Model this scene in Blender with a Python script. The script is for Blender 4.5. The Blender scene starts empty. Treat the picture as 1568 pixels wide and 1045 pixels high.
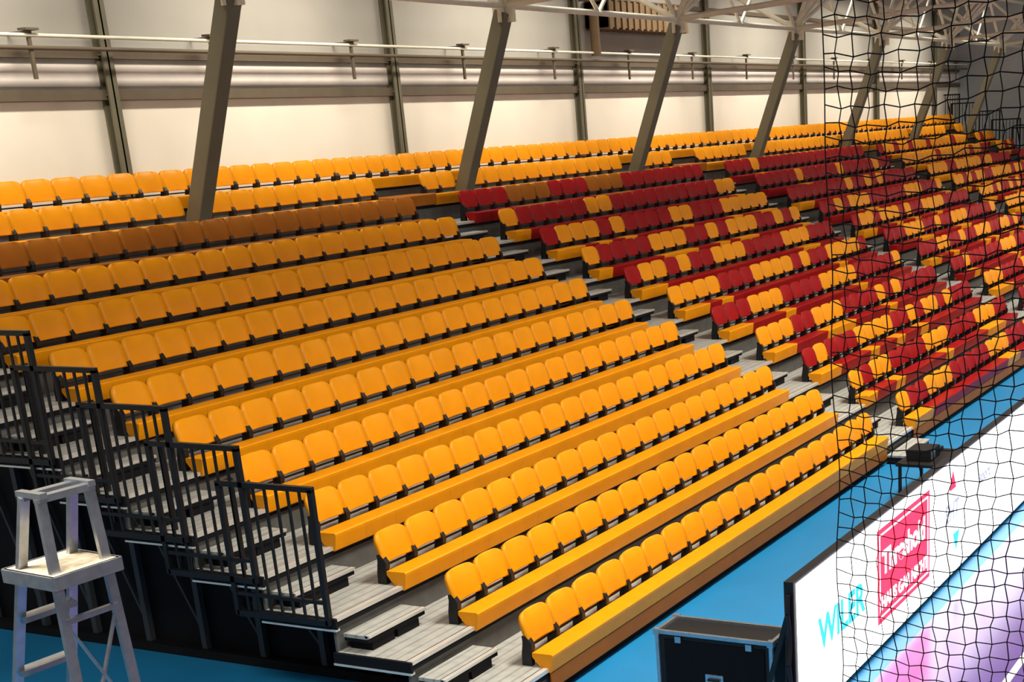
import bpy, math, random
import numpy as np
from mathutils import Vector, Matrix
random.seed(7)
SC=bpy.context.scene
# ---------------------------------------------------------------- camera
CX,CY,CZ=-10.887,-7.289,5.232
YAW,PITCH,ROLL=0.464603,0.332972,-0.0532354
FPX=2201.46; SX,SY=290.7,421.8
F=Vector((math.cos(YAW)*math.cos(PITCH),math.sin(YAW)*math.cos(PITCH),-math.sin(PITCH)))
R=F.cross(Vector((0,0,1))).normalized(); U=R.cross(F)
R1=R*math.cos(ROLL)+U*math.sin(ROLL); U1=-R*math.sin(ROLL)+U*math.cos(ROLL)
cam=bpy.data.cameras.new('camera'); co=bpy.data.objects.new('camera',cam); SC.collection.objects.link(co)
M=Matrix((( R1.x,U1.x,-F.x,CX),(R1.y,U1.y,-F.y,CY),(R1.z,U1.z,-F.z,CZ),(0,0,0,1)))
co.matrix_world=M
cam.sensor_width=36; cam.lens=FPX/1568*36; cam.shift_x=-SX/1568; cam.shift_y=SY/1568
cam.clip_start=.05; cam.clip_end=300
SC.camera=co

# ---------------------------------------------------------------- materials
def mat(name,col,rough=.5,metal=0,var=.06,scale=6,bump=0,spec=.35,grooves=0):
    m=bpy.data.materials.new(name); m.use_nodes=True; nt=m.node_tree; b=nt.nodes['Principled BSDF']
    b.inputs['Roughness'].default_value=rough; b.inputs['Metallic'].default_value=metal
    b.inputs['Specular IOR Level'].default_value=spec
    tc=nt.nodes.new('ShaderNodeTexCoord'); nz=nt.nodes.new('ShaderNodeTexNoise'); nz.inputs['Scale'].default_value=scale; nz.inputs['Detail'].default_value=4
    nt.links.new(tc.outputs['Object'],nz.inputs['Vector'])
    mr=nt.nodes.new('ShaderNodeMapRange'); mr.inputs[1].default_value=.3; mr.inputs[2].default_value=.7; mr.inputs[3].default_value=1-var; mr.inputs[4].default_value=1+var
    nt.links.new(nz.outputs['Fac'],mr.inputs[0])
    vm=nt.nodes.new('ShaderNodeVectorMath'); vm.operation='SCALE'; vm.inputs[0].default_value=col
    nt.links.new(mr.outputs[0],vm.inputs['Scale']); nt.links.new(vm.outputs[0],b.inputs['Base Color'])
    if grooves:
        wv=nt.nodes.new('ShaderNodeTexWave'); wv.bands_direction='Y'; wv.inputs['Scale'].default_value=grooves; wv.inputs['Distortion'].default_value=0
        nt.links.new(tc.outputs['Object'],wv.inputs['Vector'])
        m2=nt.nodes.new('ShaderNodeMapRange'); m2.inputs[1].default_value=.02; m2.inputs[2].default_value=.2; m2.inputs[3].default_value=.68; m2.inputs[4].default_value=1
        nt.links.new(wv.outputs['Fac'],m2.inputs[0])
        v2=nt.nodes.new('ShaderNodeVectorMath'); v2.operation='SCALE'
        nt.links.new(vm.outputs[0],v2.inputs[0]); nt.links.new(m2.outputs[0],v2.inputs['Scale']); nt.links.new(v2.outputs[0],b.inputs['Base Color'])
    if bump:
        bp=nt.nodes.new('ShaderNodeBump'); bp.inputs['Strength'].default_value=bump; bp.inputs['Distance'].default_value=.01
        nt.links.new(nz.outputs['Fac'],bp.inputs['Height']); nt.links.new(bp.outputs[0],b.inputs['Normal'])
    return m
def emat(name,col,st):
    m=bpy.data.materials.new(name); m.use_nodes=True; b=m.node_tree.nodes['Principled BSDF']
    b.inputs['Base Color'].default_value=(*[c*.3 for c in col],1); b.inputs['Roughness'].default_value=.6
    b.inputs['Emission Color'].default_value=(*col,1); b.inputs['Emission Strength'].default_value=st
    return m
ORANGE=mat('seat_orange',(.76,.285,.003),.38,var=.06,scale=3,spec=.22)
ORANGE_D=mat('seat_orange_dark',(.30,.092,.003),.5,var=.1,scale=3,spec=.2)  # darker orange; also paints dim light into one upper seat row
RED=mat('seat_red',(.29,.006,.007),.4,var=.12,scale=3,spec=.15)
BLACK=mat('black_plastic',(.008,.008,.009),.45)
BLKMET=mat('black_painted_steel',(.010,.010,.012),.4,metal=.2)
DECK=mat('deck_grey_aluminium',(.36,.365,.345),.5,var=.12,scale=9,grooves=2.6)
ALU=mat('aluminium_nosing',(.70,.70,.67),.4,metal=.5,var=.08)
RISER=mat('riser_grey',(.10,.10,.095),.6,var=.15)
DARK=mat('understructure_dark',(.008,.008,.010),.6,spec=.1)
STEELD=mat('understructure_steel',(.045,.05,.06),.5,metal=.2)
OLIVE=mat('column_paint_olive_grey',(.165,.15,.095),.5,var=.08,scale=2)
CREAM=mat('truss_paint_cream',(.80,.76,.60),.45,var=.05)
WALLLOW=mat('wall_cream',(.86,.79,.65),.75,var=.04,scale=.7)
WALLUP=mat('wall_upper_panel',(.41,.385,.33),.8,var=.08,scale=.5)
WALLSTRIP=mat('wall_painted_lamplight',(.78,.70,.62),.8,var=.08,scale=1.5)  # lamplight on the wall, painted as a lighter band
WALLR=mat('wall_end_grey_white',(.60,.64,.65),.8,var=.06,scale=.7)
GIRT=mat('girt_brown_grey',(.13,.10,.065),.6)
BLUE=mat('sports_floor_blue',(.012,.19,.43),.4,var=.05,scale=1.2)
COURT=mat('court_floor_purple',(.10,.055,.26),.2,var=.05,scale=1.2,spec=1.0)
WHITE=mat('court_line_white',(.8,.8,.8),.3)
SILVER=mat('ladder_aluminium',(.46,.49,.54),.3,metal=.85,var=.12,scale=20)
DUST=mat('ladder_platform_beige',(.52,.45,.34),.7,var=.25,scale=25)
NET=mat('net_cord_black',(.006,.006,.006),.9,spec=.1)
CEIL=mat('ceiling_white_deck',(.55,.52,.46),.8)
BROWN=mat('duct_brown',(.16,.10,.05),.5,var=.1)
GLASS=mat('dark_panel',(.006,.006,.008),.6,spec=.1)

# ---------------------------------------------------------------- mesh builder
class MB:
    def __init__(s): s.v=[];s.f=[];s.m=[];s.sm=[]
    def add(s,vs,fs,mi=0,smooth=False):
        o=len(s.v); s.v.extend(vs)
        for f in fs: s.f.append([i+o for i in f]); s.m.append(mi); s.sm.append(smooth)
    def box(s,a,b,mi=0):
        x0,y0,z0=a;x1,y1,z1=b
        s.add([(x0,y0,z0),(x1,y0,z0),(x1,y1,z0),(x0,y1,z0),(x0,y0,z1),(x1,y0,z1),(x1,y1,z1),(x0,y1,z1)],
              [(0,3,2,1),(4,5,6,7),(0,1,5,4),(1,2,6,5),(2,3,7,6),(3,0,4,7)],mi)
    def bar(s,p,q,wx,wy=None,mi=0,up=(0,0,1)):
        wy=wy or wx
        p=Vector(p);q=Vector(q);d=(q-p).normalized();u=Vector(up)
        if abs(d.dot(u))>.97: u=Vector((0,1,0))
        a=d.cross(u).normalized();b=a.cross(d).normalized()
        vs=[]
        for c in (p,q):
            for i,j in ((-1,-1),(1,-1),(1,1),(-1,1)): vs.append(tuple(c+a*wx/2*i+b*wy/2*j))
        s.add(vs,[(0,1,2,3),(7,6,5,4),(0,4,5,1),(1,5,6,2),(2,6,7,3),(3,7,4,0)],mi)
    def tube(s,p,q,r,n=8,mi=0):
        p=Vector(p);q=Vector(q);d=(q-p).normalized();u=Vector((0,0,1))
        if abs(d.dot(u))>.97: u=Vector((0,1,0))
        a=d.cross(u).normalized();b=d.cross(a)
        vs=[]
        for c in (p,q):
            for k in range(n):
                t=2*math.pi*k/n; vs.append(tuple(c+a*r*math.cos(t)+b*r*math.sin(t)))
        fs=[(k,(k+1)%n,(k+1)%n+n,k+n) for k in range(n)]
        s.add(vs,fs,mi,True); s.add(vs[:n],[tuple(range(n))[::-1]],mi); s.add(vs[n:],[tuple(range(n))],mi)
    def obj(s,name,mats,parent=None,bevel=0):
        me=bpy.data.meshes.new(name); me.from_pydata(s.v,[],s.f)
        for m in mats: me.materials.append(m)
        me.polygons.foreach_set('material_index',s.m); me.polygons.foreach_set('use_smooth',s.sm); me.update()
        o=bpy.data.objects.new(name,me); SC.collection.objects.link(o)
        if parent: o.parent=parent
        if bevel:
            b=o.modifiers.new('bevel','BEVEL'); b.width=bevel; b.segments=2; b.limit_method='ANGLE'
        return o
def empty(name,loc=(0,0,0)):
    e=bpy.data.objects.new(name,None); e.location=loc; SC.collection.objects.link(e); return e

# ---------------------------------------------------------------- stand parameters
D=.8167; H=.3398; W=.5; A=1.3826; SEC=10+A; NR=13; ZB=.45; DK=.14
def zt(k): return ZB+(k-1)*H
def zd(k): return zt(k)-DK
def yf(k): return (k-1)*D-.13
XL=-1.01; XR=48.3; YEND=10.1
FR=[-1.2+6.84*i for i in range(8)]
secs=[(0,20),(SEC,20),(2*SEC,20),(3*SEC,20),(4*SEC,5)]

def seat_back():
    us=np.linspace(-1,1,8); vs_=[0,.04,.2,.45,.66,.80,.90,.97,1.0]
    Hh=.30; r=.105; hw0=.2485
    V=[]
    def surf(off):
        for v in vs_:
            z=v*Hh
            hw=hw0
            if z>Hh-r: hw=hw0-r+math.sqrt(max(0,r*r-(z-(Hh-r))**2))
            if z<.03: hw=hw0-.03+math.sqrt(max(0,.03**2-(.03-z)**2))
            for u in us:
                x=u*hw
                y=off+.09*v-.022*(abs(u)**2.2)-(.02*math.sin(math.pi*v)*(1-.5*u*u) if off==0 else 0)
                if v>.85: y+=.012*((v-.85)/.15)**2*(1 if off==0 else -1)
                V.append((x,y,z))
    surf(0); surf(.04)
    n=len(us);m=len(vs_);Fc=[]
    for j in range(m-1):
        for i in range(n-1):
            a=j*n+i; Fc.append((a,a+1,a+n+1,a+n)); b=a+n*m; Fc.append((b,b+n,b+n+1,b+1))
    rim=[i for i in range(n)]+[j*n+n-1 for j in range(1,m)]+[(m-1)*n+i for i in range(n-2,-1,-1)]+[j*n for j in range(m-2,0,-1)]
    L=len(rim)
    for k in range(L):
        a=rim[k];b=rim[(k+1)%L]; Fc.append((b,a,a+n*m,b+n*m))
    return V,Fc
SBV,SBF=seat_back()
BY=.148
def seatcol(sec,k,i):
    if sec==0: return 2 if k==11 else 0  # dimmer light on this row is put into its seat colour
    if k>=12: return 0
    rr=random.random()
    if sec==1:
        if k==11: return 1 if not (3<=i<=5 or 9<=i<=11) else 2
        if k==10: return 0 if i in (0,6,7) or i>=18 else 1
        if i==0: return 0 if k in(1,2) else (1 if k%2 else 0)
        band=(i*1.0+k*1.7)%7
        return 1 if (band<3.9)^(rr<.15) else 0
    if sec==2:
        if k>=9: return 1 if rr<.85 else 0
        band=(i-k*.9)%8
        return 1 if (band<5.0)^(rr<.15) else 0
    return 1 if rr<.3 else 0
PROF=[(.02,0.0),(-.20,.004),(-.212,-.008),(-.210,-.035),(-.186,-.175),(-.175,-.185),(-.10,-.185),(.02,-.04)]
def seat_row(si,k,x0,n,Wd=W):
    mb=MB(); y0=(k-1)*D; z0=zt(k)
    cols=[seatcol(si,k,i) for i in range(n)]
    P=len(PROF)
    for i in range(n):
        xa=x0+i*Wd; xb=xa+Wd; c=cols[i]; bc=c
        if k==12 and min(abs((xa+xb)/2-x) for x in FR)<.33: continue     # seat left out where a strut passes
        if si>0 and k<11:
            bc=1 if (c==1 or (random.random()<.5)) and i>1 else (0 if i<=1 and k%2 else c)
        vs=[(xa+.001,y0+p,z0+q) for p,q in PROF]+[(xb-.001,y0+p,z0+q) for p,q in PROF]
        fs=[(j,(j+1)%P,(j+1)%P+P,j+P)[::-1] for j in range(P)]
        if i==0 or k==12: fs.append(tuple(range(P)))
        if i==n-1 or k==12: fs.append(tuple(range(P,2*P))[::-1])
        mb.add(vs,fs,bc)
        xc=(xa+xb)/2; t=random.uniform(-.006,.006); zz=random.uniform(-.003,.003); sc=Wd/W
        mb.add([(xc+a*sc,y0+BY-.09+b+t,z0+.077+zz+cc) for a,b,cc in SBV],SBF,c,True)
        for xs,side in ((xa,0),(xb,1)):
            if side==1 and i<n-1: continue
            xm=xs+(.03 if side==0 and i==0 else (-.03 if side==1 else 0))
            pts=[(.03,-DK),(.14,-DK),(.135,-.02),(.115,.10),(.12,.16),(.085,.17),(.045,.13),(.015,.085),(.015,.03),(.03,.0)]
            hw=.03
            vs=[(xm-hw,y0+p,z0+q) for p,q in pts]+[(xm+hw,y0+p,z0+q) for p,q in pts]
            P2=len(pts)
            mb.add(vs,[(j,(j+1)%P2,(j+1)%P2+P2,j+P2) for j in range(P2)]+[tuple(range(P2))[::-1],tuple(range(P2,2*P2))],3)
    if k!=12: mb.bar((x0+.02,y0+.10,z0+.03),(x0+n*Wd-.02,y0+.10,z0+.03),.02,.02,3)
    mb.obj('stadium_seat_row',[ORANGE,RED,ORANGE_D,BLACK])
for si,(x0,n) in enumerate(secs):
    for k in range(1,NR+1): seat_row(si,k,x0,n)
for j in range(4): seat_row(0,13,j*SEC+10,3,A/3)
for j in range(4):
    mb=MB(); xa=j*SEC+10+.01; xb=(j+1)*SEC-.01; y0=11*D; z0=zt(12)+.02
    pr=[(.30,0.0),(-.20,.0),(-.212,-.012),(-.205,-.19),(.28,-.19),(.30,-.17)]
    P=len(pr)
    mb.add([(xa,y0+p,z0+q) for p,q in pr]+[(xb,y0+p,z0+q) for p,q in pr],[(i,(i+1)%P,(i+1)%P+P,i+P)[::-1] for i in range(P)]+[tuple(range(P)),tuple(range(P,2*P))[::-1]],0)
    for xx in (xa+.15,xb-.15): mb.box((xx-.02,y0+.0,zd(12)),(xx+.02,y0+.25,z0-.18),1)
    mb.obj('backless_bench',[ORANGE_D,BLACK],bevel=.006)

# ---------------------------------------------------------------- decks
mb=MB()
for k in range(1,NR+1):
    y0=yf(k); y1=yf(k+1) if k<NR else YEND
    z=zd(k)
    mb.box((XL,y0,z-.05),(XR,y1+.02 if k<NR else y1,z),0)
    mb.box((XL-.01,y0-.03,z-.035),(XR,y0+.03,z+.004),1)
    mb.box((XL,y0+.03,z),(XR,y0+.045,z+.001),3)
    mb.box((XL-.01,y0-.02,z-.09),(XR,y0+.015,z-.035),3)
    zl=zd(k-1)+0.001 if k>1 else .12
    mb.box((XL,y0+.01,zl),(XR,y0+.035,z-.05),2)
    mb.box((XL-.03,y0-.03,z-.11),(XL,min(y1+.05,YEND),z-.003),3)
    mb.box((XL-.04,y0-.03,z-.125),(XL+.02,min(y1+.05,YEND),z-.105),1)
mb.box((XL,yf(1)+.02,0),(XR,yf(1)+.06,.13),3)
for si,(x0,n) in enumerate(secs):
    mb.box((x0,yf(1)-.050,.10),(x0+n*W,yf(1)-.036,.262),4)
aisles=[(XL+.06,-.06)]+[(j*SEC+10+.05,(j+1)*SEC-.05) for j in range(4)]
for ai,(a,b) in enumerate(aisles):
    for k in range(1,NR+1):
        if k>=12 and ai>0: continue
        z=zd(k)-H/2; y1=yf(k)-.03; y0=y1-.28
        if k==1:
            mb.box((a,y0,.0),(b,y1,z-.03),3); mb.box((a,y0-.02,z-.03),(b,y1,z),0); continue
        mb.box((a,y0,z-.035),(b,y1,z),0)
        mb.box((a,y0-.02,z-.022),(b,y0+.03,z+.003),1)
        mb.box((a,y0+.03,z),(b,y0+.042,z+.001),3)
        mb.box((a+.005,y0-.005,z-.07),(b-.005,y1,z-.035),3)
        mb.box((a+.08,y0+.02,zd(k-1)),(a+.42,y1,z-.035),3)
        mb.box((b-.42,y0+.02,zd(k-1)),(b-.08,y1,z-.035),3)
mb.obj('bleacher_platform',[DECK,ALU,RISER,DARK,ORANGE_D])
mb=MB()
xs=XL+.9
for k in range(1,NR+1):
    y0=yf(k)+.12; z=zd(k)-.13
    mb.box((xs,yf(k)+.05,0),(xs+.03,min(yf(k+1)+.05,YEND-.05),z))  # added black panels stand in for the deep shade under the stand
    mb.bar((xs-.06,y0,0.0),(xs-.06,y0,z),.07,mi=1)
    mb.bar((xs-.06,y0,max(.1,z-.45)),(XL+.05,y0,z),.045,mi=1)
    mb.bar((XL+.02,y0,z),(xs,y0,z),.06,mi=1)
    if k>2: mb.bar((xs-.05,y0,z-.2),(xs-.05,y0-D,.25),.03,mi=1)
mb.box((xs-.14,yf(1)+.1,0),(xs-.02,YEND-.1,.10),0)
mb.obj('bleacher_understructure',[DARK,STEELD])

# ---------------------------------------------------------------- railings
def railing(x,k,L=1.1,flip=1):
    mb=MB(); y0=yf(k)+.03; zb=zd(k)-.06; h=1.306
    y1=y0+L
    mb.bar((x,y0,zb),(x,y0,zb+h),.05,.05); mb.bar((x,y1,zb),(x,y1,zb+h),.05,.05)
    mb.bar((x,y0-.025,zb+h),(x,y1+.025,zb+h),.05,.05)
    mb.bar((x,y0,zb+.02),(x,y1,zb+.02),.05,.06)
    mb.bar((x,y0,zb+.22),(x,y1,zb+.22),.035,.035)
    n=8
    for i in range(1,n):
        y=y0+(y1-y0)*i/n
        mb.bar((x,y,zb+.02),(x,y,zb+h),.022,.022)
    x2=x+.16*flip
    mb.bar((x2,y1,zb+.08),(x2,y1,zb+h),.035,.035)
    mb.bar((x,y1,zb+h),(x2,y1,zb+h),.035,.035); mb.bar((x,y1,zb+.3),(x2,y1,zb+.3),.03,.03)
    mb.obj('guard_railing',[BLKMET])
for k in range(3,NR+1): railing(XL-.045,k,L=1.1 if k<13 else .75)
for k in range(3,NR+1): railing(XR-.06,k,L=1.1 if k<13 else .75,flip=-1)

# ---------------------------------------------------------------- room shell
YW=10.34
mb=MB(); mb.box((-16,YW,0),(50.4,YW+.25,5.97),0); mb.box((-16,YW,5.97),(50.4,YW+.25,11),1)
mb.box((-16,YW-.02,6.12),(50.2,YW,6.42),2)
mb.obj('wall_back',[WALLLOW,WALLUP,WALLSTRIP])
mb=MB(); mb.box((50.2,-30,0),(50.45,YW,11)); mb.obj('wall_right',[WALLR])
mb=MB(); mb.box((-16,-30,-.2),(50.4,YW+.2,0)); mb.obj('floor',[BLUE])
mb=MB(); mb.box((-16,-30,11),(50.4,YW+.2,11.2))
for i in range(0,66): mb.box((-16+i,-30,10.9),(-15.6+i,YW,11))
mb.obj('ceiling',[CEIL])
mb=MB(); mb.box((-5,-26,0.0),(45,-2.95,.004),0)
mb.box((-4.9,-4.19,.004),(45,-4.12,.008),1); mb.box((4,-26,.004),(4.06,-4.19,.008),1)
mb.obj('sports_court',[COURT,WHITE])
mb=MB()
mb.box((-16,YW-.10,5.93),(50.2,YW,6.07)); mb.box((-16,YW-.07,6.50),(50.2,YW,6.60)); mb.box((-16,YW-.06,7.9),(50.2,YW,8.0))
mb.obj('wall_girt',[GIRT])
mb=MB()
mb.tube((-16,YW-.42,6.76),(50.1,YW-.42,6.76),.026,8,0); mb.tube((-16,YW-.42,6.60),(50.1,YW-.42,6.60),.03,8,1)
x=-13.0
while x<50:
    mb.bar((x,YW-.40,6.80),(x,YW-.40,6.20),.05,.04,1); mb.bar((x,YW,6.80),(x,YW-.46,6.80),.03,.04,1); mb.box((x-.11,YW-.5,6.82),(x+.11,YW-.34,6.85),1)
    x+=3.42
mb.obj('wall_pipe_run',[CREAM,GIRT])
for x in FR:
    mb=MB(); b=.19;d=.16
    y1=YW-.01;y0=y1-d
    mb.box((x-b/2,y0,zd(13)-.3),(x+b/2,y0+.03,11)); mb.box((x-b/2,y1-.03,zd(13)-.3),(x+b/2,y1,11)); mb.box((x-.015,y0,zd(13)-.3),(x+.015,y1,11))
    for z in (6.0,6.55,7.9): mb.box((x-b/2,y0+.03,z-.01),(x+b/2,y1-.03,z+.01))
    mb.obj('wall_column',[OLIVE])
YB,ZBS,YN,ZN=9.08,3.80,7.70,7.20
for x in FR:
    mb=MB()
    mb.bar((x,YB,ZBS),(x,YN,ZN),.26,.26,0,up=(0,1,0))
    mb.obj('inclined_strut',[OLIVE],bevel=.02)
mb=MB()
mb.tube((-16,YN,ZN+.1),(50.1,YN,ZN+.1),.055,10)
mb.tube((-16,YN,ZN+1.7),(50.1,YN,ZN+1.7),.06,10)
for x in FR:
    mb.box((x-.17,YN-.03,ZN-.18),(x+.17,YN+.03,ZN+.28))
    mb.box((x-.03,YN-.22,ZN-.18),(x+.03,YN+.22,ZN+.28))
    for s in (-1,1):
        xe=x+s*3.42
        if -16<xe<50:
            mb.tube((x,YN,ZN+.1),(x+s*1.7,YN,ZN+1.7),.05)
            mb.tube((x+s*1.7,YN,ZN+1.7),(xe,YN,ZN+.1),.04)
        mb.tube((x,YN,ZN+.1),(x+s*1.2,YN-1.6,ZN+1.6),.045)
    N=12; step=-2.6; ya=YN; za=ZN+.1
    for j in range(N):
        a=(x,ya+step*j,za+.16*j); b=(x,ya+step*(j+1),za+.16*(j+1)); c=(x,ya+step*(j+.5),za+.16*(j+.5)+1.2)
        mb.tube(a,b,.06); mb.tube(a,c,.04); mb.tube(c,b,.04)
        if j<N-1: mb.tube(c,(x,ya+step*(j+1.5),za+.16*(j+1.5)+1.2),.06)
    mb.tube((x,YN,ZN+.1),(x,YW-.2,ZN+1.4),.06)
mb.obj('roof_truss',[CREAM])
mb=MB()
mb.box((19.9,9.7,7.3),(24.0,YW-.05,7.85))
for i in range(14): mb.box((19.9+i*.3,9.66,7.26),(20.02+i*.3,YW-.05,7.88))
mb.tube((19.6,9.9,6.7),(19.6,9.9,7.6),.11,12); mb.tube((19.6,9.9,7.6),(20.1,9.9,7.75),.11,12)
mb.obj('ventilation_duct',[BROWN])

# ---------------------------------------------------------------- LED screen
YL=-2.75; LX0,LX1=.03,14.0; LH=1.40
led=empty('led_screen',(LX0,YL,0))
E_W=emat('led_white',(1,.98,1.0),4.0); E_R=emat('led_red',(1,.015,.04),5.0); E_C=emat('led_cyan',(.05,.62,.85),1.4); E_WT=emat('led_text_white',(1,1,1),3.0); E_G=emat('led_grey',(.45,.5,.6),1.2)
def child(mb,name,mats,**k):
    o=mb.obj(name,mats,**k); o.parent=led; o.matrix_parent_inverse=Matrix.Translation(-led.location); return o
mb=MB(); mb.box((LX0-.06,YL+.012,.03),(LX1,YL+.10,LH+.03)); 
for i in range(14): mb.box((LX0+i-.0,YL+.1,.0),(LX0+i+.05,YL+.45,.06)); mb.bar((LX0+i+.03,YL+.42,.05),(LX0+i+.03,YL+.1,LH*.8),.04)
prev=None
for i in range(9):
    p=(LX0-.09-.03*math.sin(i*1.9),YL+.05,1.32-.16*i)
    if prev: mb.tube(prev,p,.022)
    prev=p
mb.tube((LX0-.1,YL+.1,.0),(LX0-.07,YL+.08,.9),.015)
child(mb,'cabinet_frame',[BLACK])
mb=MB(); mb.box((LX0,YL,.06),(LX1,YL+.011,LH)); child(mb,'display_panel',[E_W])
mb=MB(); mb.box((2.12,YL-.004,.30),(3.86,YL-.001,1.29)); child(mb,'display_red_advert',[E_R])
def text(s,x,z,size,m,name,off=.008):
    c=bpy.data.curves.new(name,'FONT'); c.body=s; c.size=size; c.extrude=.001; c.materials.append(m)
    c.offset=off
    o=bpy.data.objects.new(name,c); SC.collection.objects.link(o); o.parent=led; o.matrix_parent_inverse=Matrix.Translation(-led.location)
    o.location=(x,YL-.007,z); o.rotation_euler=(math.pi/2,0,0); return o
text('WILER',.50,.62,.42,E_C,'display_text_cyan',.014)
text('Threshold',2.26,.80,.345,E_WT,'display_text_a',.01); text('HAUS GAR NICHT',2.22,.44,.19,E_WT,'display_text_b',.006)
text('EHT',4.45,.72,.30,E_G,'display_text_c'); text('sport',5.9,.86,.22,E_G,'display_text_d')
mb=MB()
for cx,cz,c in ((4.75,1.15,1),(4.9,.45,0)):
    s=.16 if c else -.16
    mb.add([(cx-.14,YL-.005,cz-s/2),(cx+.14,YL-.005,cz-s/2),(cx,YL-.005,cz+s)],[(0,1,2)],c)
for a,b in (((2.18,.355),(3.80,.375)),((2.18,1.215),(3.80,1.235)),((2.18,.355),(2.20,1.235)),((3.78,.355),(3.80,1.235))):
    mb.box((a[0],YL-.006,a[1]),(b[0],YL-.004,b[1]),2)
child(mb,'display_logo',[E_C,E_R,E_WT])

# ---------------------------------------------------------------- flight case
fc=empty('flight_case',(0.3,-1.83,0))
def fbox(x0,x1,y0,y1,z0,z1):
    mb=MB(); mb.box((x0+.01,y0+.01,z0+.01),(x1-.01,y1-.01,z1-.01),0)
    e=.035
    for y in (y0,y1):
        for z in (z0,z1): mb.bar((x0,y,z),(x1,y,z),e,e,1)
    for x in (x0,x1):
        for z in (z0,z1): mb.bar((x,y0,z),(x,y1,z),e,e,1)
        for y in (y0,y1): mb.bar((x,y,z0),(x,y,z1),e,e,1)
    for x in (x0,x1):
        for y in (y0,y1):
            for z in (z0,z1): mb.box((x-.03,y-.03,z-.03),(x+.03,y+.03,z+.03),1)
    mb.box((x0-.004,y0+.07,z0+.07),(x0+.012,y1-.07,z1-.07),2)
    ym=(y0+y1)/2
    mb.box((x0-.02,ym-.09,z0+.16),(x0-.003,ym+.09,z0+.25),1)
    mb.bar((x0-.035,ym-.06,z0+.205),(x0-.035,ym+.06,z0+.205),.02,.02,0)
    for yy in (y0+.22,y1-.22): mb.box((x0-.02,yy-.03,z1-.09),(x0-.003,yy+.03,z1-.03),1)
    return mb
mb=fbox(.27,.68,-2.38,-1.22,.10,.72)
for x in (.35,.60):
    for y in (-2.28,-1.32): mb.tube((x-.02,y,.05),(x+.02,y,.05),.05,12,0); mb.box((x-.04,y-.04,.06),(x+.04,y+.04,.1),1)
o=mb.obj('case_body',[BLACK,SILVER,GLASS]); o.parent=fc; o.matrix_parent_inverse=Matrix.Translation(-fc.location)

mb=MB()
mb.box((8.1,-1.55,.46),(9.2,-.95,.50),0)
for x in (8.15,9.15):
    for y in (-1.5,-1.0): mb.bar((x,y,0),(x,y,.46),.04)
mb.box((8.3,-1.4,.50),(8.75,-1.05,.66),0); mb.box((8.32,-1.41,.53),(8.5,-1.4,.63),1); mb.box((8.9,-1.35,.5),(9.1,-1.1,.56),0)
mb.tube((8.1,-1.5,.44),(8.3,-1.9,.02),.012); mb.tube((8.3,-1.9,.02),(9.6,-2.2,.02),.012)
mb.obj('equipment_table',[BLACK,SILVER])

# ---------------------------------------------------------------- net
NX=-3.0; NY=-4.27
cu=bpy.data.curves.new('protective_net','CURVE'); cu.dimensions='3D'; cu.bevel_depth=.0036; cu.bevel_resolution=0
P=.090
ny=66; nz=100
def npt(i,j):
    y=NY-i*P+.009*math.sin(j*.7+i*2.1)+.008*(-1)**(i+j); z=.05+j*P*1.0+.008*math.sin(i*.9+j*1.7)-.03*math.sin(i*.35)+.008*(-1)**(i+j)
    if i==0: y=NY+.01*math.sin(j*.5)
    return (NX+.06*math.sin(i*.25+j*.06)+.02*math.sin(j*.4),y,z)
for i in range(ny):
    s=cu.splines.new('POLY'); s.points.add(nz-1)
    for j in range(nz): s.points[j].co=(*npt(i,j),1)
for j in range(nz):
    s=cu.splines.new('POLY'); s.points.add(ny-1)
    for i in range(ny): s.points[i].co=(*npt(i,j),1)
cu.materials.append(NET)
on=bpy.data.objects.new('protective_net',cu); SC.collection.objects.link(on)

# ---------------------------------------------------------------- ladder
lad=empty('step_ladder',(-6.69,-2.07,0))
Fh=Vector((math.cos(YAW),math.sin(YAW),0)); Rh=Vector((Fh.y,-Fh.x,0))
S_=(Rh*.85-Fh*.53).normalized(); T_=(Rh*.53+Fh*.85).normalized()
C0=Vector((-6.67,-2.09,0)); ZT=3.85
def lp(s,t,z): return C0+S_*s+T_*t+Vector((0,0,z))
def leg(sg,t,z): 
    dz=ZT-z
    return lp((-(.055+.34*dz) if sg<0 else .055+.03*dz),t*(.12+.025*dz),z)
mb=MB()
for sg in (-1,1):
    for t in (-1,1):
        mb.bar(leg(sg,t,0.02),leg(sg,t,ZT),.045,.022,0,up=tuple(S_))
        p=leg(sg,t,0); mb.box((p.x-.04,p.y-.03,0),(p.x+.04,p.y+.03,.05),2)
    mb.bar(leg(sg,-1.15,ZT),leg(sg,1.15,ZT),.045,.03,0)
for t in (-1,1): mb.bar(lp(-.085,t*.12,ZT+.015),lp(.085,t*.12,ZT+.015),.035,.025,0)
z=.3
while z<3.4:
    a=leg(-1,-1,z);b=leg(-1,1,z); mb.bar(a,b,.08,.025,0)
    z+=.27
for z in (.4,1.2,2.0,2.7,3.30): mb.bar(leg(1,-1,z),leg(1,1,z),.025,.025,0)
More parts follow.
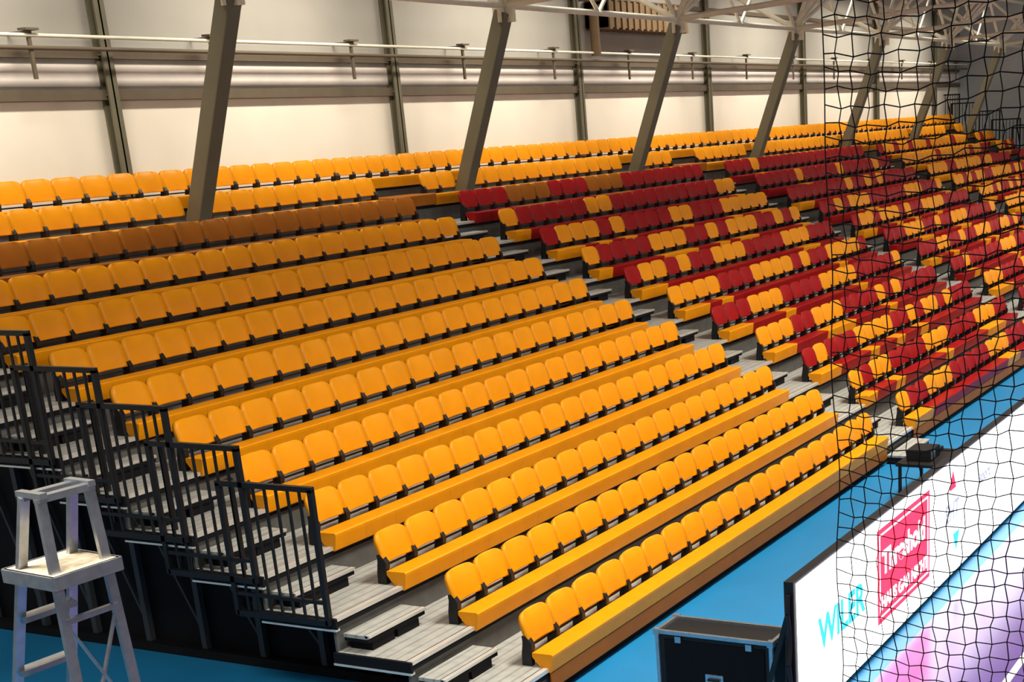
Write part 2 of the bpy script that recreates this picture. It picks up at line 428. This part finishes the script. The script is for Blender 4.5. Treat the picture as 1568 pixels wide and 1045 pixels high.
for za,zb in ((.4,1.2),(1.2,2.0),(2.0,2.7),(2.7,3.30)):
    mb.bar(leg(1,-1,za),leg(1,1,zb),.016,.01,0); mb.bar(leg(1,1,za),leg(1,-1,zb),.016,.01,0)
for t in (-1,1): mb.bar(leg(-1,t,2.3),leg(1,t,2.3),.025,.012,0)
zp=3.49
a=[lp(-.24,-.17,zp),lp(.11,-.17,zp),lp(.11,.17,zp),lp(-.24,.17,zp)]
vs=[tuple(v) for v in a]+[tuple(v+Vector((0,0,.03))) for v in a]
mb.add(vs,[(3,2,1,0),(4,5,6,7),(0,1,5,4),(1,2,6,5),(2,3,7,6),(3,0,4,7)],1)
for i in range(4): mb.bar(a[i],a[(i+1)%4],.02,.06,0)
o=mb.obj('ladder_frame',[SILVER,DUST,BLACK]); o.parent=lad; o.matrix_parent_inverse=Matrix.Translation(-lad.location)

# ---------------------------------------------------------------- lights
def area(name,loc,target,size,power,col,sy=None,spread=None):
    l=bpy.data.lights.new(name,'AREA'); l.energy=power; l.color=col; l.size=size
    if sy: l.shape='RECTANGLE'; l.size_y=sy
    if spread: l.spread=math.radians(spread)
    o=bpy.data.objects.new(name,l); SC.collection.objects.link(o); o.location=loc
    o.rotation_euler=(Vector(target)-Vector(loc)).to_track_quat('-Z','Y').to_euler(); return o
for i in range(7):
    x=-8+9*i
    area('floodlight',(x,-2.6,10.2),(x+.5,-1.4,0.3),2.2,600,(1,.91,.76),spread=108)
for i in range(5):
    x=-10+13*i
    area('fill_light_far_side',(x,-17,9.6),(x+1,1.0,1.0),2.5,240,(1,.91,.78),spread=110)  # unseen fill lamps, added to even out the light on the stand
for i in range(8):
    x=2.2+6.84*i-6.84
    area('wall_light',(x,8.0,8.9),(x,10.3,4.2),4.5,165,(1,.93,.81),.3,spread=120)
w=bpy.data.worlds.new('world'); SC.world=w; w.use_nodes=True
w.node_tree.nodes['Background'].inputs[0].default_value=(1,.93,.84,1); w.node_tree.nodes['Background'].inputs[1].default_value=.2
SC.view_settings.view_transform='Standard'; SC.view_settings.look='None'
